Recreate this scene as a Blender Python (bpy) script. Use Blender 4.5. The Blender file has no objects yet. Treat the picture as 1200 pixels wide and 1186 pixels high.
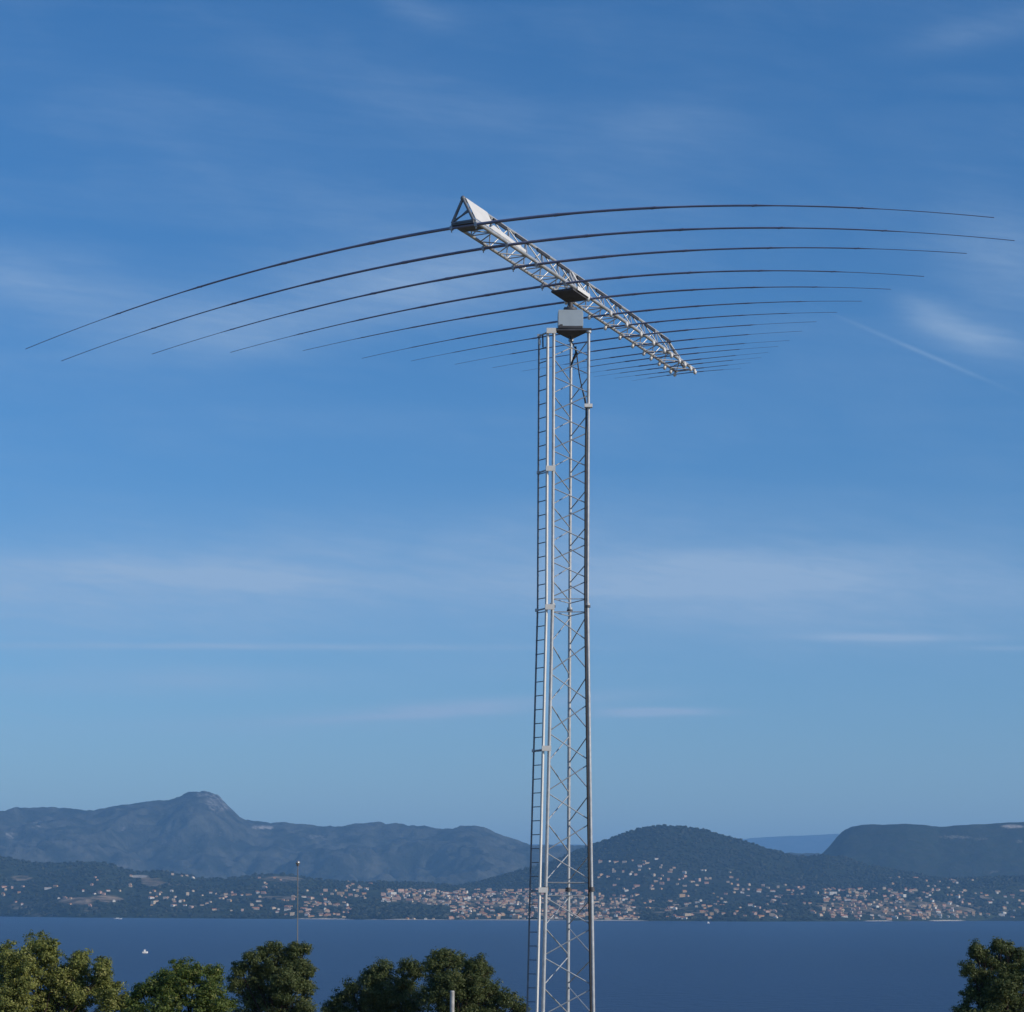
import bpy, math, random
import numpy as np
from mathutils import Vector

random.seed(7)
RNG = np.random.default_rng(11)
R = math.radians

# ------------------------------------------------------------------ camera
F = 2437.0            # focal length, in pixels of the 1200 px wide photograph
HZ = 1065.0           # horizon row
ROLL = 0.0047
H0 = 32.0             # eye height above the sea
scene = bpy.context.scene
col = scene.collection
cam = bpy.data.cameras.new("camera")
cam.sensor_fit = 'HORIZONTAL'
cam.sensor_width = 36.0
cam.lens = F / 1200.0 * 36.0
cam.shift_y = (HZ - 593.0) / 1200.0
cam.clip_start = 0.5
cam.clip_end = 90000.0
cam_o = bpy.data.objects.new("camera", cam)
col.objects.link(cam_o)
cam_o.location = (0, 0, H0)
cam_o.rotation_euler = (R(90), -ROLL, 0)
scene.camera = cam_o

# ------------------------------------------------------------------ exposure
scene.view_settings.view_transform = 'Standard'
scene.view_settings.look = 'None'
scene.view_settings.gamma = 1.0
scene.view_settings.use_curve_mapping = False
scene.view_settings.exposure = 0.0
scene.render.engine = 'CYCLES'
scene.cycles.use_denoising = True
scene.cycles.max_bounces = 8
scene.cycles.volume_bounces = 1
scene.cycles.transparent_max_bounces = 8

# ------------------------------------------------------------------ sun
SUN_AZ, SUN_EL = 116.0, 26.0
sun = bpy.data.lights.new("sun", 'SUN')
sun.energy = 3.6
sun.angle = R(0.5)
sun.color = (1.0, 0.90, 0.76)
sun_o = bpy.data.objects.new("sun", sun)
col.objects.link(sun_o)
sd = Vector((math.sin(R(SUN_AZ)) * math.cos(R(SUN_EL)), math.cos(R(SUN_AZ)) * math.cos(R(SUN_EL)), math.sin(R(SUN_EL))))
sun_o.rotation_euler = sd.to_track_quat('Z', 'Y').to_euler()
sun_o.location = (60, -30, 90)

# ------------------------------------------------------------------ sky with cirrus
world = bpy.data.worlds.new("World")
scene.world = world
world.use_nodes = True
NT = world.node_tree
NT.nodes.clear()
L = NT.links


def N(t, **k):
    n = NT.nodes.new(t)
    for a, b in k.items():
        setattr(n, a, b)
    return n


def mth(op, a, b=None, c=None):
    n = N('ShaderNodeMath', operation=op)
    for i, v in enumerate((a, b, c)):
        if v is None:
            continue
        if isinstance(v, (int, float)):
            n.inputs[i].default_value = v
        else:
            L.new(v, n.inputs[i])
    return n.outputs[0]


sky = N('ShaderNodeTexSky', sky_type='NISHITA', sun_disc=False)
sky.sun_elevation = R(SUN_EL)
sky.sun_rotation = R(SUN_AZ)
sky.air_density = 1.0
sky.dust_density = 0.6
sky.ozone_density = 5.0
sky.altitude = 50.0
tc = N('ShaderNodeTexCoord')
sp = N('ShaderNodeSeparateXYZ')
L.new(tc.outputs['Generated'], sp.inputs[0])
ay = mth('MAXIMUM', mth('ABSOLUTE', sp.outputs[1]), 0.12)
U = mth('MULTIPLY', mth('DIVIDE', sp.outputs[0], ay), F)     # bearing, as a tangent
V = mth('MULTIPLY', mth('DIVIDE', sp.outputs[2], ay), F)     # elevation, as a tangent


def uvnoise(su, sv, rot, detail=5.0, rough=0.6, dist=0.0, off=0.0):
    c, s = math.cos(rot), math.sin(rot)
    a = mth('ADD', mth('MULTIPLY', U, c), mth('MULTIPLY', V, s))
    b = mth('SUBTRACT', mth('MULTIPLY', V, c), mth('MULTIPLY', U, s))
    cb = N('ShaderNodeCombineXYZ')
    L.new(mth('DIVIDE', a, su), cb.inputs[0])
    L.new(mth('DIVIDE', b, sv), cb.inputs[1])
    cb.inputs[2].default_value = off
    n = N('ShaderNodeTexNoise')
    n.inputs['Scale'].default_value = 1.0
    n.inputs['Detail'].default_value = detail
    n.inputs['Roughness'].default_value = rough
    n.inputs['Distortion'].default_value = dist
    L.new(cb.outputs[0], n.inputs['Vector'])
    return n.outputs['Fac']


def blob(px, py, su, sv, rot, amp):
    """an elongated wisp, its centre given by its bearing and elevation"""
    u0, v0 = px - 600.0, HZ - py
    c, s = math.cos(rot), math.sin(rot)
    du, dv = mth('SUBTRACT', U, u0), mth('SUBTRACT', V, v0)
    a = mth('DIVIDE', mth('ADD', mth('MULTIPLY', du, c), mth('MULTIPLY', dv, s)), su)
    b = mth('DIVIDE', mth('SUBTRACT', mth('MULTIPLY', dv, c), mth('MULTIPLY', du, s)), sv)
    q = mth('ADD', mth('MULTIPLY', a, a), mth('MULTIPLY', b, b))
    return mth('MULTIPLY', mth('POWER', 2.718, mth('MULTIPLY', q, -1.0)), amp)


BLOBS = [
    (1085, 365, 38, 15, -0.35, 0.46), (1135, 388, 62, 20, -0.3, 0.36), (1180, 300, 90, 60, -0.4, 0.36), (770, 833, 66, 4.5, 0.0, 1.3), (720, 838, 60, 3, 0.02, 0.4),
    (300, 759, 330, 4, 0.0, 0.52), (560, 828, 170, 9, 0.07, 0.75), (470, 840, 120, 4, 0.05, 0.5), (230, 675, 260, 18, -0.06, 0.30), (170, 690, 460, 60, 0.0, 0.34), (640, 700, 900, 75, 0.0, 0.26),
    (900, 665, 260, 26, 0.06, 0.32), (1040, 690, 330, 50, 0.0, 0.28), (1050, 745, 105, 4.5, 0.0, 0.60), (1180, 757, 40, 3, 0.0, 0.4), (260, 678, 130, 7, -0.05, 0.3), (800, 690, 130, 5, 0.03, 0.3), (760, 690, 200, 60, 0.0, 0.16),
    (80, 345, 170, 38, -0.2, 0.38), (330, 375, 200, 40, 0.15, 0.34), (520, 310, 200, 50, 0.1, 0.30), (150, 800, 300, 16, 0.02, 0.30), (330, 850, 400, 14, 0.02, 0.16),
    (760, 170, 90, 70, 0.5, 0.10), (480, 12, 50, 14, -0.4, 0.14), (1140, 35, 90, 18, 0.2, 0.20), (300, 200, 340, 70, -0.35, 0.08),
    (520, 130, 300, 60, -0.35, 0.07), (620, 620, 500, 40, 0.0, 0.10), (950, 440, 260, 50, 0.1, 0.05), (240, 500, 300, 30, 0.0, 0.05),
    (-250, 420, 220, 60, 0.1, 0.2), (1500, 420, 260, 70, -0.2, 0.2), (1450, 720, 300, 30, 0.0, 0.2), (-300, 700, 300, 40, 0.0, 0.2),
]
acc = None
for b in BLOBS:
    o = blob(*b)
    acc = o if acc is None else mth('ADD', acc, o)
n1 = uvnoise(460, 60, -0.06, detail=6, rough=0.52, dist=0.5)
n2 = uvnoise(210, 90, -0.30, detail=6, rough=0.52, dist=0.7, off=3.3)
n3 = uvnoise(70, 11, -0.12, detail=8, rough=0.66, dist=0.4, off=7.7)
tex = mth('ADD', mth('MULTIPLY', n1, 1.5), mth('SUBTRACT', n2, 0.72))
tex = mth('MAXIMUM', tex, 0.06)
general = mth('MULTIPLY', mth('MAXIMUM', mth('SUBTRACT', mth('ADD', n1, mth('MULTIPLY', n2, 0.6)), 0.72), 0.0), 0.20)
mask = mth('ADD', mth('MULTIPLY', acc, mth('ADD', mth('MULTIPLY', tex, 0.6), 0.5)), general)
# a contrail that fades at both ends, and a faint second one low on the left
trail = mth('MULTIPLY', blob(1078, 411, 82, 2.4, -0.40, 0.24), mth('ADD', mth('MULTIPLY', n3, 1.2), 0.3))
trail2 = blob(38, 842, 50, 2.2, -0.26, 0.12)
mask = mth('ADD', mth('ADD', mask, 0.03), mth('ADD', trail, trail2))
mask = mth('MULTIPLY', mask, mth('ADD', mth('MULTIPLY', n3, 1.1), 0.45))
mask = mth('MINIMUM', mth('MAXIMUM', mask, 0.0), 0.8)
hs = N('ShaderNodeHueSaturation')
hs.inputs['Saturation'].default_value = 1.25
hs.inputs['Hue'].default_value = 0.503
L.new(sky.outputs[0], hs.inputs['Color'])
bg1 = N('ShaderNodeBackground')
bg1.inputs[1].default_value = 0.120
L.new(hs.outputs[0], bg1.inputs[0])
bg2 = N('ShaderNodeBackground')
bg2.inputs[0].default_value = (0.38, 0.52, 0.71, 1)
bg2.inputs[1].default_value = 1.0
mx = N('ShaderNodeMixShader')
L.new(mask, mx.inputs[0])
L.new(bg1.outputs[0], mx.inputs[1])
L.new(bg2.outputs[0], mx.inputs[2])
wo = N('ShaderNodeOutputWorld')
L.new(mx.outputs[0], wo.inputs[0])

# ------------------------------------------------------------------ helpers
CA, SA = math.cos(ROLL), math.sin(ROLL)


def unroll(x, y):
    dx, dy = np.asarray(x, float) - 600.0, HZ - np.asarray(y, float)
    return dx * CA - dy * SA, dx * SA + dy * CA


def P(x, y, Y):
    """the world point seen at photograph pixel (x, y), at distance Y"""
    u, v = unroll(x, y)
    return Vector((float(u) * Y / F, Y, H0 + float(v) * Y / F))


def tag(o, label=None, cat=None, group=None, kind=None):
    if label:
        o['label'] = label
    if cat:
        o['category'] = cat
    if group:
        o['group'] = group
    if kind:
        o['kind'] = kind
    return o


def empty(name, loc, parent=None):
    o = bpy.data.objects.new(name, None)
    o.empty_display_size = 0.3
    col.objects.link(o)
    if parent is not None:
        o.parent = parent
        o.location = Vector(loc) - world_loc(parent)
    else:
        o.location = loc
    return o


def world_loc(o):
    v = Vector((0, 0, 0))
    while o is not None:
        v += o.location
        o = o.parent
    return v


class MB:
    """collects tubes, boxes and sheets given in world coordinates into one mesh object"""
    def __init__(s):
        s.v, s.f, s.m, s.sm = [], [], [], []

    def add(s, vs, fs, mi=0, smooth=False):
        o = len(s.v)
        s.v += [tuple(p) for p in vs]
        s.f += [tuple(i + o for i in f) for f in fs]
        s.m += [mi] * len(fs)
        s.sm += [smooth] * len(fs)
        return s

    def tube(s, pts, rad, n=8, mi=0, caps=True):
        pts = [Vector(p) for p in pts]
        if not hasattr(rad, '__len__'):
            rad = [rad] * len(pts)
        vs, fs = [], []
        d0 = (pts[-1] - pts[0]).normalized()
        ref = Vector((0, 0, 1)) if abs(d0.z) < 0.9 else Vector((0, 1, 0))
        for i, p in enumerate(pts):
            d = (pts[min(i + 1, len(pts) - 1)] - pts[max(i - 1, 0)]).normalized()
            a = d.cross(ref).normalized()
            b = d.cross(a).normalized()
            for k in range(n):
                t = 2 * math.pi * k / n
                vs.append(p + (a * math.cos(t) + b * math.sin(t)) * rad[i])
        for i in range(len(pts) - 1):
            for k in range(n):
                k2 = (k + 1) % n
                fs.append((i * n + k, i * n + k2, (i + 1) * n + k2, (i + 1) * n + k))
        s.add(vs, fs, mi, n > 5)
        if caps:
            s.add(vs[:n][::-1], [tuple(range(n))], mi)
            s.add(vs[-n:], [tuple(range(n))], mi)
        return s

    def box(s, c, ax, ay, az, mi=0):
        """centre and three half-axis vectors"""
        c, ax, ay, az = map(Vector, (c, ax, ay, az))
        vs = [c + ax * i + ay * j + az * k for i in (-1, 1) for j in (-1, 1) for k in (-1, 1)]
        fs = [(0, 1, 3, 2), (4, 6, 7, 5), (0, 4, 5, 1), (2, 3, 7, 6), (0, 2, 6, 4), (1, 5, 7, 3)]
        return s.add(vs, fs, mi)

    def slab(s, poly, up, mi=0):
        """a polygon given thickness along UP"""
        poly = [Vector(p) for p in poly]
        n = len(poly)
        up = Vector(up)
        vs = poly + [p + up for p in poly]
        fs = [tuple(range(n))[::-1], tuple(range(n, 2 * n))]
        fs += [(i, (i + 1) % n, n + (i + 1) % n, n + i) for i in range(n)]
        return s.add(vs, fs, mi)

    def ball(s, c, r, mi=0, seg=10, ring=7, sz=1.0):
        c = Vector(c)
        vs, fs = [c + Vector((0, 0, r * sz))], []
        for i in range(1, ring):
            t = math.pi * i / ring
            for k in range(seg):
                p = 2 * math.pi * k / seg
                vs.append(c + Vector((r * math.sin(t) * math.cos(p), r * math.sin(t) * math.sin(p), r * sz * math.cos(t))))
        vs.append(c - Vector((0, 0, r * sz)))
        for k in range(seg):
            k2 = (k + 1) % seg
            fs.append((0, 1 + k, 1 + k2))
            for i in range(ring - 2):
                a, b = 1 + i * seg, 1 + (i + 1) * seg
                fs.append((a + k, b + k, b + k2, a + k2))
            fs.append((1 + (ring - 2) * seg + k, len(vs) - 1, 1 + (ring - 2) * seg + k2))
        return s.add(vs, fs, mi, True)

    def build(s, name, mats, parent=None):
        off = world_loc(parent) if parent is not None else Vector((0, 0, 0))
        me = bpy.data.meshes.new(name)
        me.from_pydata([(p[0] - off.x, p[1] - off.y, p[2] - off.z) for p in s.v], [], s.f)
        if not isinstance(mats, (list, tuple)):
            mats = [mats]
        for m in mats:
            me.materials.append(m)
        me.polygons.foreach_set('material_index', s.m)
        me.polygons.foreach_set('use_smooth', s.sm)
        me.update()
        o = bpy.data.objects.new(name, me)
        col.objects.link(o)
        if parent is not None:
            o.parent = parent
        return o

    def build_at(s, name, mats, origin):
        """a top-level object with its origin at ORIGIN"""
        origin = Vector(origin)
        s.v = [(p[0] - origin.x, p[1] - origin.y, p[2] - origin.z) for p in s.v]
        o = s.build(name, mats)
        o.location = origin
        return o


def np_mesh(name, verts, faces, mats, smooth=False, attrs=None, parent=None, origin=None):
    verts = np.asarray(verts, np.float64)
    off = world_loc(parent) if parent is not None else Vector(origin or (0, 0, 0))
    verts = verts - np.array(off)
    faces = np.asarray(faces, np.int32)
    me = bpy.data.meshes.new(name)
    nf, k = faces.shape
    me.vertices.add(len(verts))
    me.vertices.foreach_set('co', verts.astype(np.float32).ravel())
    me.loops.add(nf * k)
    me.loops.foreach_set('vertex_index', faces.ravel())
    me.polygons.add(nf)
    me.polygons.foreach_set('loop_start', np.arange(nf, dtype=np.int32) * k)
    me.polygons.foreach_set('loop_total', np.full(nf, k, np.int32))
    me.update(calc_edges=True)
    me.validate()
    me.polygons.foreach_set('use_smooth', np.full(len(me.polygons), smooth))
    for a, val in (attrs or {}).items():
        at = me.attributes.new(a, 'FLOAT', 'POINT')
        at.data.foreach_set('value', np.asarray(val, np.float32).ravel())
    for m in (mats if isinstance(mats, (list, tuple)) else [mats]):
        me.materials.append(m)
    o = bpy.data.objects.new(name, me)
    col.objects.link(o)
    if parent is not None:
        o.parent = parent
    else:
        o.location = off
    return o


def _hash(ix, iy, seed):
    h = (ix.astype(np.int64) * 374761393 + iy.astype(np.int64) * 668265263 + seed * 1442695041) & 0xFFFFFFFF
    h = ((h ^ (h >> 13)) * 1274126177) & 0xFFFFFFFF
    return ((h ^ (h >> 16)) & 0xFFFF) / 65535.0


def vnoise(x, y, seed=0):
    x0, y0 = np.floor(x), np.floor(y)
    fx, fy = x - x0, y - y0
    fx, fy = fx * fx * (3 - 2 * fx), fy * fy * (3 - 2 * fy)
    a, b = _hash(x0, y0, seed), _hash(x0 + 1, y0, seed)
    c, d = _hash(x0, y0 + 1, seed), _hash(x0 + 1, y0 + 1, seed)
    return (a * (1 - fx) + b * fx) * (1 - fy) + (c * (1 - fx) + d * fx) * fy


def fbm(x, y, seed=0, oct=5, gain=0.5):
    t, a, s = 0.0, 1.0, 0.0
    for i in range(oct):
        t = t + a * (vnoise(x, y, seed + i * 17) - 0.5)
        s += a
        a *= gain
        x, y = x * 2.03, y * 2.03
    return t / s * 2.0


# ------------------------------------------------------------------ materials
def mat(name, base, rough=0.6, metal=0.0, spec=0.5, noise=None, bump=None):
    m = bpy.data.materials.new(name)
    m.use_nodes = True
    nt = m.node_tree
    p = nt.nodes['Principled BSDF']
    p.inputs['Base Color'].default_value = (*base, 1)
    p.inputs['Roughness'].default_value = rough
    p.inputs['Metallic'].default_value = metal
    p.inputs['Specular IOR Level'].default_value = spec
    if noise:
        sc, amt = noise
        tcn = nt.nodes.new('ShaderNodeTexCoord')
        nz = nt.nodes.new('ShaderNodeTexNoise')
        nz.inputs['Scale'].default_value = sc
        nz.inputs['Detail'].default_value = 5
        nt.links.new(tcn.outputs['Object'], nz.inputs['Vector'])
        rp = nt.nodes.new('ShaderNodeValToRGB')
        rp.color_ramp.elements[0].position = 0.3
        rp.color_ramp.elements[1].position = 0.7
        rp.color_ramp.elements[0].color = (*[c * (1 - amt) for c in base], 1)
        rp.color_ramp.elements[1].color = (*[min(1, c * (1 + amt)) for c in base], 1)
        nt.links.new(nz.outputs['Fac'], rp.inputs[0])
        nt.links.new(rp.outputs[0], p.inputs['Base Color'])
        if bump:
            bp = nt.nodes.new('ShaderNodeBump')
            bp.inputs['Strength'].default_value = 1.0
            bp.inputs['Distance'].default_value = bump
            nt.links.new(nz.outputs['Fac'], bp.inputs['Height'])
            nt.links.new(bp.outputs[0], p.inputs['Normal'])
    return m


M_GALV = mat('galvanised_steel', (0.44, 0.46, 0.48), 0.5, 0.35, 0.5, noise=(9.0, 0.14))
M_ALU = mat('aluminium', (0.56, 0.56, 0.55), 0.42, 0.45, 0.5, noise=(6.0, 0.10))
M_ELEM = mat('shaded_aluminium_tube', (0.22, 0.23, 0.33), 0.5, 0.3, 0.4, noise=(3.0, 0.12))  # dark blue base holds the tubes' shade and sky light
M_DARK = mat('dark_steel', (0.10, 0.10, 0.11), 0.6, 0.3, 0.4, noise=(7.0, 0.2))
M_RAIL = mat('dull_ladder_steel', (0.19, 0.21, 0.24), 0.6, 0.3, 0.4, noise=(7.0, 0.2))
M_CABLE = mat('black_cable', (0.03, 0.03, 0.035), 0.6)
M_WHITE = mat('white_insulator', (0.82, 0.80, 0.76), 0.35)
M_DARKPOST = mat('dull_grey_pole', (0.22, 0.21, 0.20), 0.8)
M_BALL = mat('polished_ball', (0.42, 0.42, 0.42), 0.22, 0.6)
M_PLATE = mat('pale_painted_plate', (0.70, 0.69, 0.66), 0.5, 0.0, 0.4, noise=(6.0, 0.06))
M_HOUSING = mat('sky_tinted_grey_housing', (0.42, 0.50, 0.57), 0.5, 0.0, 0.4, noise=(5.0, 0.05))  # grey paint, darkened and blued for the sky-lit, sunless front
M_CONC = mat('concrete', (0.36, 0.35, 0.33), 0.9, 0.0, 0.2, noise=(4.0, 0.2))
M_POST = mat('weathered_pale_post', (0.42, 0.41, 0.39), 0.8, 0.0, 0.2, noise=(8.0, 0.25))
M_BARK = mat('bark', (0.05, 0.036, 0.028), 0.95, 0.0, 0.1, noise=(6.0, 0.4), bump=0.03)


def leaf_mat(name, c1, c2, c3):
    m = bpy.data.materials.new(name)
    m.use_nodes = True
    nt = m.node_tree
    nt.nodes.clear()
    at = nt.nodes.new('ShaderNodeAttribute')
    at.attribute_name = 'hue'
    rp = nt.nodes.new('ShaderNodeValToRGB')
    e = rp.color_ramp.elements
    e[0].position, e[0].color = 0.0, (*c1, 1)
    e[1].position, e[1].color = 1.0, (*c3, 1)
    k = e.new(0.55)
    k.color = (*c2, 1)
    nt.links.new(at.outputs['Fac'], rp.inputs[0])
    d = nt.nodes.new('ShaderNodeBsdfPrincipled')
    d.inputs['Roughness'].default_value = 0.55
    d.inputs['Specular IOR Level'].default_value = 0.3
    t = nt.nodes.new('ShaderNodeBsdfTranslucent')
    mxs = nt.nodes.new('ShaderNodeMixShader')
    mxs.inputs[0].default_value = 0.38
    nt.links.new(rp.outputs[0], d.inputs['Base Color'])
    nt.links.new(rp.outputs[0], t.inputs['Color'])
    nt.links.new(d.outputs[0], mxs.inputs[1])
    nt.links.new(t.outputs[0], mxs.inputs[2])
    o = nt.nodes.new('ShaderNodeOutputMaterial')
    nt.links.new(mxs.outputs[0], o.inputs[0])
    return m


M_LEAF_Y = leaf_mat('yellow_green_leaves', (0.085, 0.105, 0.024), (0.25, 0.275, 0.070), (0.50, 0.47, 0.19))
M_LEAF_G = leaf_mat('fresh_green_leaves', (0.045, 0.08, 0.018), (0.13, 0.18, 0.036), (0.34, 0.31, 0.10))
M_LEAF_D = leaf_mat('dark_olive_leaves', (0.046, 0.070, 0.024), (0.118, 0.150, 0.050), (0.28, 0.27, 0.11))


def land_mat(name, wood, wood2, field, rock, scale, bump):
    """woods with a mottled grain, bare fields (attribute field) and pale rock (attribute rock)"""
    m = bpy.data.materials.new(name)
    m.use_nodes = True
    nt = m.node_tree
    p = nt.nodes['Principled BSDF']
    p.inputs['Roughness'].default_value = 0.95
    p.inputs['Specular IOR Level'].default_value = 0.05
    g = nt.nodes.new('ShaderNodeNewGeometry')

    def noise(sc, det):
        n = nt.nodes.new('ShaderNodeTexNoise')
        n.inputs['Scale'].default_value = sc
        n.inputs['Detail'].default_value = det
        n.inputs['Roughness'].default_value = 0.65
        nt.links.new(g.outputs['Position'], n.inputs['Vector'])
        return n

    def mix(a, b, f):
        x = nt.nodes.new('ShaderNodeMix')
        x.data_type = 'RGBA'
        nt.links.new(f, x.inputs[0])
        for i, v in ((6, a), (7, b)):
            if isinstance(v, tuple):
                x.inputs[i].default_value = (*v, 1)
            else:
                nt.links.new(v, x.inputs[i])
        return x.outputs[2]

    def ramp(f, a, b):
        x = nt.nodes.new('ShaderNodeMapRange')
        x.inputs[1].default_value, x.inputs[2].default_value = a, b
        x.interpolation_type = 'SMOOTHSTEP'
        nt.links.new(f, x.inputs[0])
        return x.outputs[0]

    n1, n2 = noise(scale, 6), noise(scale * 0.2, 4)
    c = mix(wood, wood2, ramp(n1.outputs['Fac'], 0.38, 0.64))
    c = mix(c, tuple(x * 1.5 for x in wood2), ramp(n2.outputs['Fac'], 0.58, 0.75))
    n3 = noise(scale * 5.0, 5)
    for nm, cc in (('field', field), ('rock', rock)):
        nn = n1 if nm == 'field' else n3
        at = nt.nodes.new('ShaderNodeAttribute')
        at.attribute_name = nm
        ad = nt.nodes.new('ShaderNodeMath')
        ad.operation = 'MULTIPLY_ADD'
        nt.links.new(nn.outputs['Fac'], ad.inputs[0])
        ad.inputs[1].default_value = 1.6
        nt.links.new(at.outputs['Fac'], ad.inputs[2])
        c = mix(c, cc, ramp(ad.outputs[0], 1.1, 1.75))
    nt.links.new(c, p.inputs['Base Color'])
    bp = nt.nodes.new('ShaderNodeBump')
    bp.inputs['Strength'].default_value = 1.0
    bp.inputs['Distance'].default_value = bump
    nt.links.new(n1.outputs['Fac'], bp.inputs['Height'])
    nt.links.new(bp.outputs[0], p.inputs['Normal'])
    return m


M_COAST = land_mat('coastal_scrub_and_fields', (0.022, 0.034, 0.020), (0.045, 0.058, 0.032), (0.34, 0.25, 0.165), (0.46, 0.41, 0.34), 0.02, 12.0)
M_HILL = land_mat('wooded_hill', (0.020, 0.032, 0.020), (0.032, 0.039, 0.030), (0.09, 0.10, 0.05), (0.4, 0.36, 0.3), 0.025, 12.0)
M_MOUNT = land_mat('scrubby_mountain', (0.020, 0.026, 0.022), (0.075, 0.078, 0.066), (0.20, 0.17, 0.13), (0.33, 0.31, 0.29), 0.006, 40.0)
M_GROUND = mat('dry_grass_ground', (0.16, 0.13, 0.075), 0.95, 0.0, 0.1, noise=(0.6, 0.4), bump=0.08)


def sea_mat():
    m = bpy.data.materials.new('sea_water')
    m.use_nodes = True
    nt = m.node_tree
    p = nt.nodes['Principled BSDF']
    p.inputs['Roughness'].default_value = 0.30
    p.inputs['IOR'].default_value = 1.33
    p.inputs['Specular IOR Level'].default_value = 0.07
    g = nt.nodes.new('ShaderNodeNewGeometry')

    def noise(scx, scy, det):
        mp = nt.nodes.new('ShaderNodeMapping')
        mp.inputs['Scale'].default_value = (scx, scy, 1)
        nt.links.new(g.outputs['Position'], mp.inputs[0])
        n = nt.nodes.new('ShaderNodeTexNoise')
        n.inputs['Scale'].default_value = 1.0
        n.inputs['Detail'].default_value = det
        n.inputs['Roughness'].default_value = 0.6
        nt.links.new(mp.outputs[0], n.inputs['Vector'])
        return n.outputs['Fac']
    big, wave = noise(0.004, 0.0012, 6), noise(0.16, 0.11, 6)
    rp = nt.nodes.new('ShaderNodeValToRGB')
    rp.color_ramp.elements[0].position, rp.color_ramp.elements[1].position = 0.3, 0.72
    rp.color_ramp.elements[0].color = (0.005, 0.023, 0.084, 1)
    rp.color_ramp.elements[1].color = (0.008, 0.033, 0.108, 1)
    nt.links.new(big, rp.inputs[0])
    nt.links.new(rp.outputs[0], p.inputs['Base Color'])
    bp = nt.nodes.new('ShaderNodeBump')
    bp.inputs['Strength'].default_value = 1.0
    bp.inputs['Distance'].default_value = 1.2
    nt.links.new(wave, bp.inputs['Height'])
    nt.links.new(bp.outputs[0], p.inputs['Normal'])
    return m


M_SEA = sea_mat()

# ------------------------------------------------------------------ sea, near ground
m = MB()
m.add([(-30000, -3000, 0), (30000, -3000, 0), (30000, 33000, 0), (-30000, 33000, 0)], [(0, 1, 2, 3)])
tag(m.build('sea', M_SEA), 'calm deep blue bay between the trees and the far town', 'sea', kind='structure')


def near_z(x, y):
    y = np.asarray(y, float)
    z = np.interp(y, [-400, -5, 4, 20, 45, 95, 150, 260, 420, 520], [31.5, 30.3, 30.2, 28.4, 26.25, 24.6, 20.0, 9.0, -1.5, -4.0])
    z = z + 0.25 * fbm(np.asarray(x) / 9.0, y / 9.0, 5, 4) * np.clip((np.abs(y - 45) + np.abs(np.asarray(x)) - 2) / 12, 0, 1)
    return z


gx = np.linspace(-420, 420, 141)
gy = np.concatenate([np.linspace(-400, -20, 14), np.linspace(-12, 110, 62), np.linspace(116, 520, 60)])
GX, GY = np.meshgrid(gx, gy, indexing='ij')


def grid_faces(a, b):
    i = np.arange(a - 1)[:, None] * b + np.arange(b - 1)[None, :]
    return np.stack([i, i + b, i + b + 1, i + 1], -1).reshape(-1, 4)


v = np.stack([GX, GY, near_z(GX, GY)], -1).reshape(-1, 3)
tag(np_mesh('ground', v, grid_faces(len(gx), len(gy)), M_GROUND, True), 'dry grassy slope falling from the viewpoint to the bay', 'ground', kind='structure')

# ------------------------------------------------------------------ far land
def profile(pts):
    a = np.array(pts, float)
    u, v = unroll(a[:, 0], a[:, 1])
    o = np.argsort(u)
    return u[o], v[o]


class Land:
    def __init__(s, pts, yr, yf, yb, base=-3.0, power=1.0, amp=20.0, wl=900.0, seed=1, rough=2.0, meander=0.0):
        s.pu, s.pv = profile(pts)
        s.yr0, s.yf, s.yb, s.base, s.power, s.amp, s.wl, s.seed, s.rough, s.meander = yr, yf, yb, base, power, amp, wl, seed, rough, meander

    def yridge(s, u):
        return s.yr0 + s.meander * fbm(u / 160.0, u * 0, s.seed + 50, 3)

    def front(s, u):
        return s.yf(u) if callable(s.yf) else s.yf + 0 * u

    def z(s, u, Y):
        yr, yf = s.yridge(u), s.front(u)
        x = u / F * Y
        zr = H0 + np.interp(u, s.pu, s.pv) / F * yr
        t = np.clip((Y - yf) / (yr - yf), 0, 1)
        t2 = np.clip((Y - yr) / (s.yb - yr), 0, 1)
        q = t ** s.power * (1 - t2 * t2 * (3 - 2 * t2))
        n = fbm(x / s.wl, Y / s.wl, s.seed, 6, 0.55)
        n = -np.abs(n) * 2.0 + 0.4
        return s.base + (zr - s.base) * q + s.amp * n * np.sin(np.pi * t) ** 0.7 * (t2 == 0) + s.rough * fbm(x / 60.0, Y / 60.0, s.seed + 9, 3) * np.clip(t * 12, 0, 1)

    def build(s, name, material, label, cat, u0=-1150, u1=1150, du=3.0, rows=90, field=None, rock=None):
        us = np.arange(u0, u1 + du, du)
        tt = np.concatenate([np.linspace(0, 1, rows), 1 + np.linspace(0, 1, rows // 4)[1:]])
        Ug, T = np.meshgrid(us, tt, indexing='ij')
        yr, yf = s.yridge(Ug), s.front(Ug)
        Y = np.where(T <= 1, yf + (yr - yf) * T, yr + (s.yb - yr) * (T - 1))
        Z = s.z(Ug, Y)
        X = Ug / F * Y
        pu, pv = Ug, (Z - H0) / Y * F
        attrs = {'field': spots(pu, pv, field), 'rock': spots(pu, pv, rock)}
        o = np_mesh(name, np.stack([X, Y, Z], -1).reshape(-1, 3), grid_faces(len(us), len(tt)), material, True, attrs)
        return tag(o, label, cat, kind='structure')


def spots(u, v, lst):
    a = np.zeros_like(u)
    for (px, py, rx, ry, amp) in lst or []:
        u0, v0 = unroll(px, py)
        d = ((u - u0) / rx) ** 2 + ((v - v0) / ry) ** 2
        a = np.maximum(a, amp * np.clip(1.5 - d, 0, 1))
    return a


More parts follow.
